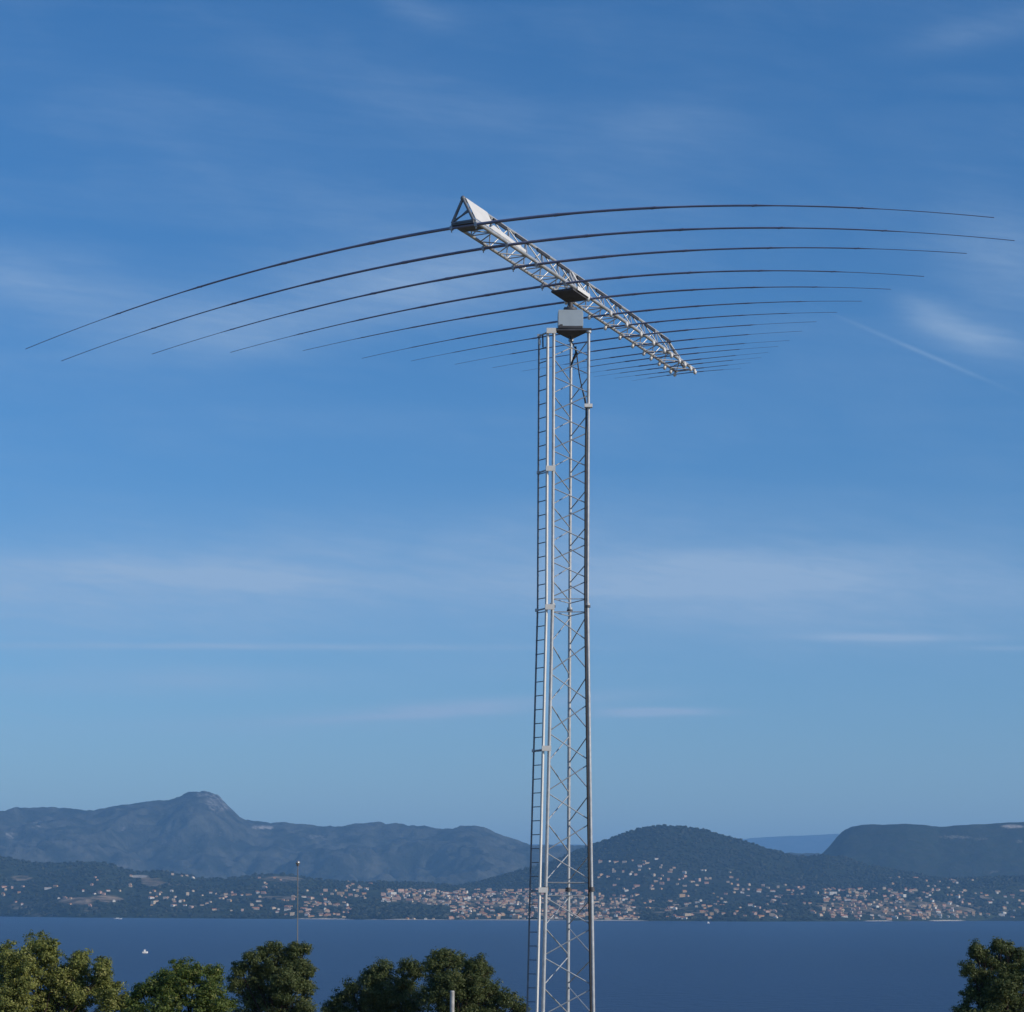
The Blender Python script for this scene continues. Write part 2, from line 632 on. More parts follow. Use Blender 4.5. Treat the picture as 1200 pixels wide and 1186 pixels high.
FAR = Land([(-600, 975), (0, 990), (500, 988), (700, 990), (860, 985), (882, 982), (915, 980), (945, 979), (985, 977), (1100, 975), (1800, 970)],
           31000, 27000, 33500, amp=120, wl=3500, seed=91, rough=4)
FAR.build('far_ridge', M_MOUNT, 'pale distant ridge showing in the gap between two hills', 'ridge', du=6, rows=40)

COUDON = Land([(-700, 970), (-400, 955), (-150, 958), (0, 950), (20, 947), (45, 945.5), (75, 946), (100, 951), (112, 951), (135, 945), (160, 941), (180, 939.5),
               (200, 937), (212, 933), (222, 929), (234, 927.5), (246, 928.5), (256, 933), (264, 940), (270, 947), (278, 956), (288, 962), (305, 964), (330, 964),
               (360, 966), (390, 968.5), (412, 966), (440, 965), (465, 965.5), (490, 968), (520, 971), (545, 969), (560, 968.5), (575, 973), (592, 981), (615, 989), (640, 991),
               (680, 991), (700, 992), (760, 996), (860, 999), (960, 1002), (1200, 1015), (1700, 1030)],
              13000, 10000, 16500, power=1.35, amp=250, wl=1000, seed=21, rough=16, meander=500)
COUDON.build('mountain', M_MOUNT, 'long blue mountain with a rocky cliff peak across the bay', 'mountain', rows=120,
             field=[(160, 1008, 10, 3, .5), (140, 1017, 14, 2.2, .55), (235, 1022, 16, 3, .45), (265, 1018, 10, 3, .4)],
             rock=[(256, 941, 18, 13, .50), (242, 931, 16, 5, .48), (308, 969.5, 15, 2.6, .8), (370, 981, 14, 2, .55), (303, 986, 6, 2, .45), (150, 944, 8, 2, .5), (146, 971, 5, 3, .45), (258, 978, 3, 6, .45),
                   (232, 978, 5, 4, .38), (42, 966, 8, 8, .40), (12, 980, 7, 6, .40), (440, 1018, 14, 2, .35), (520, 1028, 10, 2, .35), (480, 980, 12, 4, .35)])

EAST = Land([(-600, 1075), (860, 1060), (905, 1045), (930, 1026), (950, 1010), (963, 1001), (972, 992), (980, 982), (988, 974), (998, 969), (1010, 967), (1030, 966), (1060, 965.5),
             (1085, 967), (1100, 969.5), (1118, 967), (1140, 966), (1165, 965), (1200, 963), (1300, 955), (1500, 965), (1800, 975)],
            9800, 8300, 12500, power=1.1, amp=80, wl=900, seed=33, rough=4, meander=200)
EAST.build('east_ridge', M_HILL, 'flat-topped dark ridge above the far right of the town', 'ridge', u0=200, u1=1150,
           rock=[(1187, 968.5, 15, 2.6, .8), (1120, 981, 22, 2.5, .5), (1195, 986, 5, 3, .5), (1165, 1022, 8, 2, .45), (1150, 983, 10, 2, .4)])

COLLE = Land([(-400, 1075), (420, 1062), (470, 1050), (520, 1041), (560, 1034), (600, 1023), (640, 1012), (665, 1002), (690, 991.5), (705, 986), (720, 980.5), (735, 976), (750, 971.5), (765, 969),
              (780, 968), (797, 968.5), (815, 971), (830, 974), (845, 978.5), (860, 983), (875, 987), (890, 992), (905, 996.5), (920, 1000), (938, 1004), (955, 1003), (970, 1002), (985, 1004), (1010, 1012), (1060, 1022), (1120, 1032), (1200, 1040), (1700, 1070)],
             8000, 6700, 9200, power=1.15, amp=16, wl=700, seed=44, rough=3, meander=60)
COLLE.build('round_hill', M_HILL, 'dark round wooded hill rising behind the town, right of the tower', 'hill', u0=-260, u1=900, du=2.5,
            field=[(858, 1019, 22, 5, .5), (915, 1037, 26, 4, .45), (760, 1032, 25, 6, .4)])

SU, SV = profile([(-800, 1070), (0, 1074), (100, 1075.3), (200, 1076), (300, 1076.7), (400, 1077.5), (700, 1079), (900, 1080), (1200, 1079), (1900, 1080)])


def shore(u):
    return H0 * F / -np.interp(u, SU, SV) + 60 * fbm(u / 35.0, u * 0, 71, 3)


COAST = Land([(-700, 1000), (-200, 1006), (0, 1003), (12, 1005), (30, 1010), (50, 1012), (70, 1012.5), (85, 1011), (100, 1010), (118, 1010.5), (132, 1013), (148, 1019), (160, 1021.5), (185, 1021), (205, 1022.5),
              (230, 1028), (250, 1030), (265, 1030), (285, 1027), (305, 1024.5), (325, 1024), (345, 1025.5), (365, 1030), (390, 1032.5), (430, 1034), (475, 1034), (520, 1037), (560, 1042),
              (640, 1045), (760, 1047), (860, 1046), (930, 1040), (980, 1036), (1040, 1031), (1090, 1032), (1130, 1029), (1200, 1027), (1400, 1018), (1800, 1015)],
             7600, lambda u: shore(u), 8800, base=-1.0, power=0.9, amp=9, wl=420, seed=55, rough=2.0, meander=120)
COAST.build('coastal_slope', M_COAST, 'wooded slope with fields above the far shore', 'slope', du=2.0, rows=90,
            field=[(25, 1029, 14, 3.5, .55), (90, 1056, 22, 5, .7), (125, 1053, 22, 4.5, .65), (110, 1066, 14, 4, .5), (20, 1062, 20, 4, .45), (50, 1058, 20, 4, .4), (180, 1034, 16, 5, .6), (170, 1030, 8, 3, .6),
                   (205, 1036, 12, 2.5, .5), (330, 1030, 24, 4, .62), (325, 1052, 24, 2.4, .55), (265, 1049, 16, 2, .55), (45, 1072, 26, 4, .42), (510, 1070, 16, 5, .42), (255, 1066, 10, 3, .4),
                   (560, 1055, 110, 9, .52), (690, 1064, 70, 10, .52), (1050, 1064, 130, 10, .52), (780, 1068, 60, 6, .45), (395, 1066, 40, 8, .4), (1150, 1053, 14, 2, .6), (1180, 1068, 14, 4, .4)],
            rock=[(163, 1027, 12, 1.8, .85), (480, 1078.2, 60, 1.3, 1.0), (380, 1077, 40, 1.2, 1.0), (600, 1078.6, 70, 1.3, 1.0), (720, 1079, 40, 1.2, 1.0), (1030, 1079.6, 20, 1.2, 1.0), (1110, 1079, 22, 1.2, 1.0)])


def land_z(u, Y):
    return np.maximum(COAST.z(u, Y), COLLE.z(u, Y))


def hit(px, py, lo=5600.0, hi=9300.0, fn=land_z):
    """where the sight line at a bearing and height first meets the far land"""
    u, v = unroll(px, py)
    Y = np.linspace(lo, hi, 500)
    z = fn(np.full_like(Y, float(u)), Y)
    ok = np.nonzero(((z - H0) / Y * F >= float(v)) & (z > 0.8))[0]
    if not len(ok):
        return None
    return float(u), float(Y[ok[0]]), float(z[ok[0]])


# ------------------------------------------------------------------ houses of the town
WALLS = {'white': (0.76, 0.71, 0.62), 'cream': (0.60, 0.47, 0.32), 'ochre': (0.52, 0.34, 0.18), 'pinkish': (0.58, 0.38, 0.28)}
ROOFS = {'terracotta': (0.44, 0.19, 0.095), 'brown': (0.26, 0.15, 0.095), 'pale': (0.48, 0.35, 0.25)}
MW = {k: mat(k + '_render', c, 0.9, 0, 0.1, noise=(0.5, 0.06)) for k, c in WALLS.items()}
MR = {k: mat(k + '_roof_tiles', c, 0.9, 0, 0.1, noise=(0.7, 0.2)) for k, c in ROOFS.items()}
M_WIN = mat('dark_window', (0.05, 0.055, 0.06), 0.3)


def house_geo(mb, c, a, w, d, h, rh, wings, flat=False):
    """walls with openings, a gabled or flat roof; c is the base centre, a the heading"""
    ca, sa = math.cos(a), math.sin(a)

    def T(x, y, z):
        return (c[0] + x * ca - y * sa, c[1] + x * sa + y * ca, c[2] + z)

    def block(ox, oy, w, d, h, rh):
        x0, x1, y0, y1 = ox - w / 2, ox + w / 2, oy - d / 2, oy + d / 2
        b = -5.0
        vs = [T(x, y, z) for z in (b, h) for (x, y) in ((x0, y0), (x1, y0), (x1, y1), (x0, y1))]
        mb.add(vs, [(0, 1, 5, 4), (1, 2, 6, 5), (2, 3, 7, 6), (3, 0, 4, 7), (4, 5, 6, 7)], 0)
        e = 0.5
        if flat:
            vs = [T(x, y, z) for z in (h + 0.02, h + 0.7) for (x, y) in ((x0 - .2, y0 - .2), (x1 + .2, y0 - .2), (x1 + .2, y1 + .2), (x0 - .2, y1 + .2))]
            mb.add(vs, [(0, 3, 2, 1), (0, 1, 5, 4), (1, 2, 6, 5), (2, 3, 7, 6), (3, 0, 4, 7), (4, 5, 6, 7)], 0)
        else:
            ym = (y0 + y1) / 2
            vs = [T(x0 - e, y0 - e, h), T(x1 + e, y0 - e, h), T(x1 + e, ym, h + rh), T(x0 - e, ym, h + rh), T(x0 - e, y1 + e, h), T(x1 + e, y1 + e, h)]
            mb.add(vs, [(0, 1, 2, 3), (3, 2, 5, 4), (0, 4, 5, 1)], 1)
            mb.add([T(x0, y0, h + .01), T(x0, y1, h + .01), T(x0, ym, h + rh - .1), T(x1, y0, h + .01), T(x1, y1, h + .01), T(x1, ym, h + rh - .1)], [(0, 2, 1), (3, 4, 5)], 0)
        nf = max(1, int(h / 2.9))
        nc = max(2, int(w / 3.6))
        for k in range(nf):
            for i in range(nc):
                xx = x0 + (i + 0.5) * w / nc
                zz = 0.9 + k * 2.9
                for yy in (y0 - 0.03, y1 + 0.03):
                    mb.add([T(xx - .55, yy, zz), T(xx + .55, yy, zz), T(xx + .55, yy, zz + 1.4), T(xx - .55, yy, zz + 1.4)], [(0, 1, 2, 3)], 2)
    block(0, 0, w, d, h, rh)
    for (ox, oy, ww, dd, hh) in wings:
        block(ox, oy, ww, dd, hh, rh * 0.8)


SIZES = {'small': (9.5, 7.5, 3.4, 2.0, []), 'two-storey': (11, 8.5, 5.6, 2.2, [(7.4, -0.6, 4, 6.2, 3.2)]), 'long': (17, 8, 3.8, 2.0, [(-5.5, -6.3, 6, 4.6, 3.2)])}
HOUSE_MESH = {}
for sz, (w, d, h, rh, wings) in SIZES.items():
    for wk in WALLS:
        for rk in ROOFS:
            mb = MB()
            house_geo(mb, (0, 0, 0), 0, w, d, h, rh, wings)
            o = mb.build('house_pattern', [MW[wk], MR[rk], M_WIN])
            HOUSE_MESH[(sz, wk, rk)] = o.data
            bpy.data.objects.remove(o)
BLOCK_MESH = {}
for wk in WALLS:
    mb = MB()
    house_geo(mb, (0, 0, 0), 0, 22, 11, 9.2, 0, [], True)
    o = mb.build('apartment_pattern', [MW[wk], MR['pale'], M_WIN])
    BLOCK_MESH[wk] = o.data
    bpy.data.objects.remove(o)

ZONES = [   # x0, x1, y0, y1, how many, words
    (2, 40, 1038, 1062, 9, 'on the wooded slope at the far left'),
    (50, 155, 1036, 1066, 17, 'beside the brown fields, far left'),
    (110, 120, 1024, 1034, 2, 'alone high in the left woods'),
    (150, 240, 1022, 1030, 6, 'along the left ridge top'),
    (176, 250, 1044, 1064, 34, 'in the hamlet left of the ball-topped pole'),
    (250, 290, 1046, 1068, 12, 'in the hamlet left of the ball-topped pole'),
    (290, 346, 1040, 1073, 24, 'just left of the ball-topped pole'),
    (300, 330, 1028, 1037, 5, 'near the bare field by the pole'),
    (352, 408, 1044, 1076, 52, 'between the pole and the wooded point'),
    (405, 436, 1032, 1070, 36, 'on the knoll left of the dark copse'),
    (448, 640, 1043, 1061, 400, 'in the dense town left of the tower'),
    (530, 640, 1060, 1077.5, 90, 'on the beach front left of the tower'),
    (470, 540, 1076, 1078, 7, 'on the beach below the dark copse'),
    (640, 692, 1044, 1078, 170, 'behind the tower legs'),
    (692, 745, 1050, 1078, 100, 'by the water just right of the tower'),
    (700, 778, 1006, 1045, 44, 'scattered on the round hill slope'),
    (775, 868, 1016, 1046, 26, 'under the round hill summit'),
    (745, 850, 1048, 1077, 50, 'below the round hill, near the shore'),
    (850, 960, 1036, 1076, 62, 'where the round hill meets the ridge'),
    (960, 1100, 1042, 1078, 260, 'in the suburb below the flat ridge'),
    (1040, 1140, 1028, 1045, 20, 'above the suburb on the ridge foot'),
    (1100, 1200, 1044, 1076, 60, 'at the far right above the shore'),
]
sites = []
for (x0, x1, y0, y1, n, words) in ZONES:
    for i in range(n):
        px, py = random.uniform(x0, x1), random.uniform(y0, y1)
        if 470 < px < 530 and 1062 < py < 1076 or 415 < px < 500 and 1058 < py < 1076:
            continue
        h = hit(px, py)
        if h:
            sites.append((h[1], h[0], h[2], words))
pts = []
kept = []
for s in sites:
    x, y = s[1] / F * s[0], s[0]
    if all(abs(x - a) > 15 or abs(y - b) > 13 for a, b in pts):
        pts.append((x, y))
        kept.append(s)
kept.sort()
HOUSE_XY = np.array(pts)
town_stuff = {}
nh = nb = 0
wkeys, rkeys = list(WALLS), list(ROOFS)
apart_i = set(random.sample(range(len(kept)), 34))
nstuff = 0
smb = MB()
for i, (Y, u, z, words) in enumerate(kept):
    x = u / F * Y
    wk = random.choices(wkeys, [3, 7, 3, 4])[0]
    rk = random.choices(rkeys, [6, 2, 3])[0]
    sz = random.choices(['small', 'two-storey', 'long'], [4, 5, 2])[0]
    a = random.gauss(0, 0.35) + random.choice([0, 0, math.pi / 2])
    if i in apart_i and 'slope' not in words:
        o = bpy.data.objects.new('apartment_building', BLOCK_MESH[wk])
        tag(o, f'{wk} flat-roofed apartment block {words}', 'apartment building', 'apartment blocks of the far town')
    elif nh < 300:
        o = bpy.data.objects.new('house', HOUSE_MESH[(sz, wk, rk)])
        tag(o, f'{sz} {wk} house with {rk} roof {words}', 'house', 'houses of the far town')
        nh += 1
    else:
        w, d, h, rh, wings = SIZES[sz]
        w, h = w * random.uniform(.6, 1.3), h * random.uniform(.65, 1.1)
        wings = wings if random.random() < .4 else []
        k = (wk, rk)
        mbk = town_stuff.setdefault(k, MB())
        house_geo(mbk, (x, Y, z), a, w, d, h, rh, wings)
        nstuff += 1
        continue
    o.location = (x, Y, z)
    o.rotation_euler = (0, 0, a)
    o.scale = (random.uniform(.7, 1.35), random.uniform(.8, 1.1), random.uniform(.7, 1.1))
    col.objects.link(o)
mats_all = [MW[k] for k in wkeys] + [MR[k] for k in rkeys] + [M_WIN]
tot = MB()
for (wk, rk), mbk in town_stuff.items():
    mp = {0: wkeys.index(wk), 1: 4 + rkeys.index(rk), 2: 7}
    off = len(tot.v)
    tot.v += mbk.v
    tot.f += [tuple(j + off for j in f) for f in mbk.f]
    tot.m += [mp[q] for q in mbk.m]
    tot.sm += mbk.sm
tag(tot.build('distant_houses', mats_all), 'mass of small houses higher up the far slopes', 'houses', kind='stuff')
print('houses', nh, 'stuff houses', nstuff, 'sites', len(kept))

# ------------------------------------------------------------------ woods on the far land
def ico():
    t = (1 + 5 ** .5) / 2
    v = np.array([(-1, t, 0), (1, t, 0), (-1, -t, 0), (1, -t, 0), (0, -1, t), (0, 1, t), (0, -1, -t), (0, 1, -t), (t, 0, -1), (t, 0, 1), (-t, 0, -1), (-t, 0, 1)], float)
    v /= np.linalg.norm(v[0])
    f = np.array([(0, 11, 5), (0, 5, 1), (0, 1, 7), (0, 7, 10), (0, 10, 11), (1, 5, 9), (5, 11, 4), (11, 10, 2), (10, 7, 6), (7, 1, 8), (3, 9, 4), (3, 4, 2), (3, 2, 6), (3, 6, 8), (3, 8, 9), (4, 9, 5), (2, 4, 11), (6, 2, 10), (8, 6, 7), (9, 8, 1)])
    return v, f


def woods(name, label, n, ufn, yfn, zfn, rmin, rmax, material, avoid=True, vmin=-99):
    u = ufn(n)
    Y = yfn(u, n)
    z = zfn(u, Y)
    x = u / F * Y
    keep = z > 1.0
    den = fbm(x / 260.0, Y / 260.0, 5, 4)
    keep &= den > RNG.uniform(-0.9, 0.35, n)
    if avoid:
        for a, b in HOUSE_XY:
            keep &= ~((np.abs(x - a) < 15) & (b - Y < 70) & (b - Y > -14))
        uu, vv = u, (z - H0) / Y * F
        keep &= spots(uu, vv, [(90, 1056, 22, 5, 1), (125, 1053, 22, 4.5, 1), (180, 1034, 16, 5, 1), (330, 1030, 24, 4, 1), (163, 1027, 13, 2.5, 1), (25, 1029, 14, 3.5, 1), (325, 1052, 24, 2, 1)]) < 0.3
    x, Y, z = x[keep], Y[keep], z[keep]
    k = len(x)
    iv, fc = ico()
    r = RNG.uniform(rmin, rmax, k)
    sc = np.stack([r * RNG.uniform(.8, 1.4, k), r * RNG.uniform(.8, 1.3, k), r * RNG.uniform(.6, 1.1, k)], -1)
    vs = iv[None] * (1 + RNG.uniform(-.28, .28, (k, 12, 1))) * sc[:, None, :] + np.stack([x, Y, z + r * .25], -1)[:, None, :]
    fs = fc[None] + (np.arange(k) * 12)[:, None, None]
    hue = np.repeat(np.clip(RNG.normal(.4, .25, k), 0, 1), 12)
    return tag(np_mesh(name, vs.reshape(-1, 3), fs.reshape(-1, 3), material, False, {'hue': hue}), label, 'woods', kind='stuff')


M_WOOD = leaf_mat('distant_woods', (0.018, 0.030, 0.016), (0.030, 0.043, 0.022), (0.06, 0.068, 0.038))
woods('coastal_woods', 'dark scrubby woods between the houses on the far shore', 13000, lambda n: RNG.uniform(-900, 900, n),
      lambda u, n: shore(u) + 20 + (COAST.yridge(u) + 60 - shore(u)) * RNG.uniform(0, 1, n) ** 1.1, land_z, 4, 8, M_WOOD)
woods('copse', 'dark copse on the wooded point left of the tower', 420, lambda n: RNG.uniform(-190, -75, n),
      lambda u, n: shore(u) + RNG.uniform(10, 420, n) * np.clip(1 - ((u + 140) / 75) ** 2, .1, 1), land_z, 7, 11, M_WOOD)
woods('hill_woods', 'dense dark woods covering the round hill', 11000, lambda n: RNG.uniform(-120, 640, n),
      lambda u, n: 6900 + (COLLE.yridge(u) + 90 - 6900) * RNG.uniform(0, 1, n), land_z, 4, 7.5, M_WOOD)

# ------------------------------------------------------------------ lattice tower
TY = 45.0
pt = P(667, 385, TY)
TX = 66.2 / F * TY
ZT, ZJ1, ZJ2, ZB = H0 + 12.45, H0 + 6.54, H0 + 0.43, H0 - 5.70
tower = tag(empty('lattice_tower', (TX, TY, ZB)), 'tall galvanised three-legged lattice tower with a side ladder, carrying the wide antenna', 'tower')


def side(z):
    return 0.752 if z > ZJ1 else 0.752 + (ZJ1 - z) / 12.24 * 0.46


def leg_xy(i, z):
    s = side(z)
    a = [R(210), R(330), R(90)][i]      # near left, near right, far
    r = s / math.sqrt(3)
    return Vector((TX + r * math.cos(a - 0.02), TY + r * math.sin(a - 0.02), z))


SECT = [(ZT, ZJ1, 14, .033, .0125), (ZJ1, ZJ2, 9, .037, .0135), (ZJ2, ZB, 9, .041, .0145)]
for si, (za, zb, nbay, rl, rb) in enumerate(SECT):
    sec = empty('tower_section', (TX, TY, zb), tower)
    for i in range(3):
        MB().tube([leg_xy(i, zb), leg_xy(i, za)], rl, 12).build('leg', M_GALV, sec)
        for za_, zb_ in ((zb + .002, zb + .045), (za - .045, za - .002)):
            MB().tube([leg_xy(i, za_), leg_xy(i, zb_)], rl * 1.75, 12).build('flange', M_DARK if si else M_GALV, sec)
    for i in range(3):
        j = (i + 1) % 3
        e0 = .16
        zt, zl = za - e0, zb + e0
        for k in range(nbay):
            z0, z1 = zt - (zt - zl) * k / nbay, zt - (zt - zl) * (k + 1) / nbay
            a, b = (i, j) if k % 2 == 0 else (j, i)
            p, q = leg_xy(a, z0 - .03), leg_xy(b, z1 + .03)
            d = (q - p).normalized() * rl
            MB().tube([p + d * .6, q - d * .6], rb, 6).build('diagonal_brace', M_GALV, sec)
        for zz in (zt + .02, zl - .02)[(0 if si else 1):]:
            MB().tube([leg_xy(i, zz), leg_xy(j, zz)], rb * .9, 6).build('horizontal_brace', M_GALV, sec)

# ladder with its brackets
ladder = empty('ladder', (TX, TY, ZB), tower)


def rail_in(z):
    return leg_xy(0, z) + Vector((-0.132, -0.04, 0))


def rail_out(z):
    return leg_xy(0, z) + Vector((-0.132 - 0.185 - (0.02 if z < ZJ1 else 0), 0.20, 0))


zl0, zl1 = ZB + .25, H0 + 12.42
MB().tube([rail_in(zl0), rail_in(ZJ2), rail_in(ZJ1), rail_in(zl1)], .031, 4).build('rail', M_PLATE, ladder)
MB().tube([rail_out(zl0), rail_out(ZJ2), rail_out(ZJ1), rail_out(zl1 - .05)], .020, 8).build('rail', M_RAIL, ladder)
zz = zl1 - .32
while zz > zl0 + .1:
    MB().tube([rail_out(zz), rail_in(zz)], .011, 6).build('rung', M_RAIL, ladder)
    zz -= .30
for y in (387, 548.5, 711, 877, 1043, 1205):
    z = P(645, y, TY - .34).z
    b = empty('ladder_bracket', rail_in(z), tower)
    c = (rail_in(z) + leg_xy(0, z)) / 2 + Vector((0.01, -.075, 0))
    MB().box(c, (.10, .0, 0), (0, .018, 0), (0, 0, .056)).build('bracket_plate', M_PLATE, b)
    m = MB().tube([rail_in(z - .02), rail_out(z - .035)], .018, 6)
    m.box(rail_out(z - .03), (.035, 0, 0), (0, .035, 0), (0, 0, .03))
    m.build('bracket_arm', M_GALV, b)

# head of the tower
m = MB()
s3 = [leg_xy(i, ZT + .004) for i in range(3)]
cen = (s3[0] + s3[1] + s3[2]) / 3
m.slab([cen + (p - cen) * 1.16 for p in s3], (0, 0, .05))
m.build('top_plate', M_DARK, tower)
hub = Vector((TX - .02, TY + .02, 0))
m = MB()
hz0, hz1 = ZT + .062, ZT + .45
m.box(hub + Vector((0, -.02, (hz0 + hz1) / 2)), (.262, 0, 0), (0, .24, 0), (0, 0, (hz1 - hz0) / 2))
for sx in (-1, 1):
    m.box(hub + Vector((sx * .267, -.02, (hz0 + hz1) / 2)), (.006, 0, 0), (0, .22, 0), (0, 0, .15))
m.build('rotator_housing', M_HOUSING, tower)
m = MB()
m.box(hub + Vector((0, -.275, ZT + .075)), (.255, 0, 0), (0, .012, 0), (0, 0, .022))
m.box(hub + Vector((-.2, -.27, ZT + .10)), (.03, 0, 0), (0, .02, 0), (0, 0, .03))
m.build('mounting_rail', M_DARK, tower)
m = MB().tube([hub + Vector((0, 0, hz1)), hub + Vector((0, 0, hz1 + .22))], .06, 12)
m.tube([hub + Vector((0, 0, hz1 + .05)), hub + Vector((0, 0, hz1 + .10))], .15, 14)
for k in range(6):
    a = k * math.pi / 3
    m.tube([hub + Vector((.115 * math.cos(a), .115 * math.sin(a), hz1 + .03)), hub + Vector((.115 * math.cos(a), .115 * math.sin(a), hz1 + .13))], .017, 6)
m.build('rotator_coupling', M_DARK, tower)

# cable from the rotator down the near right leg
pts = [P(668.5, 394, TY + .1), P(670, 401, TY), P(675.5, 411, TY - .05), P(677, 425, TY), P(679, 440, TY), P(682, 455, TY), P(685.5, 468, TY - .1), P(687.2, 479, TY - .2)]
z = pts[-1].z
while z > ZB + .3:
    z -= 1.0
    pts.append(leg_xy(1, z) + Vector((-.055, -.03, 0)))
MB().tube(pts, [.013] * 6 + [.022] * (len(pts) - 6), 8).build('feed_cable', M_CABLE, tower)
m = MB().tube([P(674.5, 406, TY - .05), P(675, 414, TY - .02), P(672, 420, TY), P(669.5, 428, TY + .25)], .022, 8)
m.ball(P(675.3, 414, TY - .06), .035)
m.build('cable_joint', M_CABLE, tower)
MB().box(leg_xy(1, P(688, 479, TY).z) + Vector((0, -.03, 0)), (.085, 0, 0), (0, .06, 0), (0, 0, .035)).build('cable_clamp', M_WHITE, tower)
MB().tube([P(632, 398, TY), P(632, 404, TY)], .032, 10).build('insulator', M_WHITE, tower)
MB().tube([P(636, 392, TY + .05), P(636.3, 407, TY + .05)], .016, 8).build('conduit', M_DARK, tower)
m = MB()
m.box((TX, TY + .02, ZB - .25), (.95, 0, 0), (0, .95, 0), (0, 0, .25))
m.build('footing', M_CONC, tower)

# ------------------------------------------------------------------ the antenna on top
HB = H0 + 13.36
O = Vector((-1.009, 40.43, HB))
DV = Vector((5.23, 10.98, 0))
BL = DV.length
D = DV / BL
W = Vector((D.y, -D.x, 0))          # to the right of the boom
HW, HT = .235, .46


def droop(t):
    s = (t - BL * .42) / BL
    return -.10 * s * s


def bp(t, w, h):
    p = O + D * t + W * w
    p.z += h + droop(t)
    return p


def top_h(t):
    return HT if t < BL - 1.25 else HT * max(0.06, (BL - t) / 1.25)


ant = tag(empty('log_periodic_antenna', (TX, TY, HB - .12)), 'wide log-periodic antenna: pale lattice boom with long dark drooping tubes, on top of the tower', 'antenna')
boom = empty('boom', (TX, TY, HB), ant)
ts = np.linspace(0, BL, 26)
for w in (-HW, HW):
    MB().tube([bp(t, w, 0) for t in ts], .040 if w > 0 else .034, 10).build('chord', M_ALU, boom)
MB().tube([bp(t, 0, top_h(t)) for t in list(ts[:-3]) + [BL - 1.25, BL - .8, BL - .35, BL]], .033, 10).build('chord', M_ALU, boom)
NB = 30
lac = [MB(), MB(), MB()]
for k in range(NB):
    t0, t1 = BL * k / NB, BL * (k + 1) / NB
    s = 1 if k % 2 == 0 else -1
    lac[0].tube([bp(t0, s * HW, 0), bp(t1, -s * HW, 0)], .013, 6)
    for q, w in ((1, -HW), (2, HW)):
        if s > 0:
            lac[q].tube([bp(t0, w, 0), bp(t1, 0, top_h(t1))], .013, 6)
        else:
            lac[q].tube([bp(t0, 0, top_h(t0)), bp(t1, w, 0)], .013, 6)
for k in range(0, NB + 1, 2):
    t = BL * k / NB
    lac[0].tube([bp(t, -HW, 0), bp(t, HW, 0)], .012, 6)
for q in lac:
    q.build('lacing', M_ALU, boom)
# near end frame and plate, shade of the unlit end put into darker steel
m = MB()
m.tube([bp(-.02, -HW, 0), bp(-.02, 0, HT)], .03, 8)
m.tube([bp(-.02, HW, 0), bp(-.02, 0, HT)], .03, 8)
m.tube([bp(-.02, -HW, .03), bp(-.02, HW * .55, HT * .42)], .018, 8)
m.tube([bp(-.02, -HW, 0), bp(-.02, HW, 0)], .03, 8)
m.ball(bp(-.02, 0, HT), .05)
m.build('end_frame', M_RAIL, boom)
MB().slab([bp(-.05, -HW, -.045), bp(-.05, HW, -.045), bp(.42, HW, -.045), bp(.42, -HW, -.045)], (0, 0, .012)).build('end_plate', M_RAIL, boom)
nrm = (bp(0, 0, HT) - bp(0, HW, 0)).cross(D).normalized()
if nrm.dot(W) < 0:
    nrm = -nrm
off = nrm * .036
m = MB()
m.slab([p + off for p in (bp(0.0, HW * .04, HT * .98), bp(0.0, HW * .98, .02), bp(.55, HW * .98, .02), bp(.95, HW * .45, HT * .55), bp(.95, HW * .04, HT * .98))], nrm * .01)
m.slab([p + off for p in (bp(.62, HW * .98, .02), bp(1.0, HW * .55, HT * .42), bp(2.3, HW * .98, .05), bp(2.3, HW * .98, .0))], nrm * .01)  # pale slab along the right chord, painting its broad sunlit side
m.build('gusset_plate', M_PLATE, boom)
# hub under the boom, where it sits on the rotator
tc_ = (hub - Vector((O.x, O.y, 0))).dot(D)
m = MB()
m.slab([bp(tc_ - .40, -HW - .02, -.085), bp(tc_ - .40, HW + .02, -.085), bp(tc_ + .46, HW + .02, -.085), bp(tc_ + .46, -HW - .02, -.085)], (0, 0, .04))
m.build('hub_plate', M_DARK, boom)
MB().slab([bp(tc_ - .22, HW + .045, -.045), bp(tc_ + .44, HW + .045, -.045), bp(tc_ + .44, HW + .045, .035), bp(tc_ - .22, HW + .045, .035)], W * .014).build('hub_side_plate', M_WHITE, boom)
m = MB()
m.tube([bp(tc_ + .2, HW, 0), bp(tc_ + .1, 0, HT)], .03, 8)
m.tube([bp(tc_ - .2, HW, 0), bp(tc_ - .1, 0, HT)], .03, 8)
m.tube([bp(tc_ + .2, -HW, 0), bp(tc_ + .1, 0, HT)], .03, 8)
m.tube([bp(tc_ - .2, -HW, 0), bp(tc_ - .1, 0, HT)], .03, 8)
m.build('hub_brace', M_ALU, boom)
# black bars in lengths below the top chord
t = 1.15
while t < BL - 1.2:
    ln = min(.62, BL - 1.2 - t)
    m = MB()
    m.box(bp(t + ln / 2, .085, HT - .085), D * (ln / 2), W * .014, (0, 0, .032))
    m.build('black_bar', M_CABLE, ant)
    t += ln + (.22 if int(t * 3) % 3 else .42)

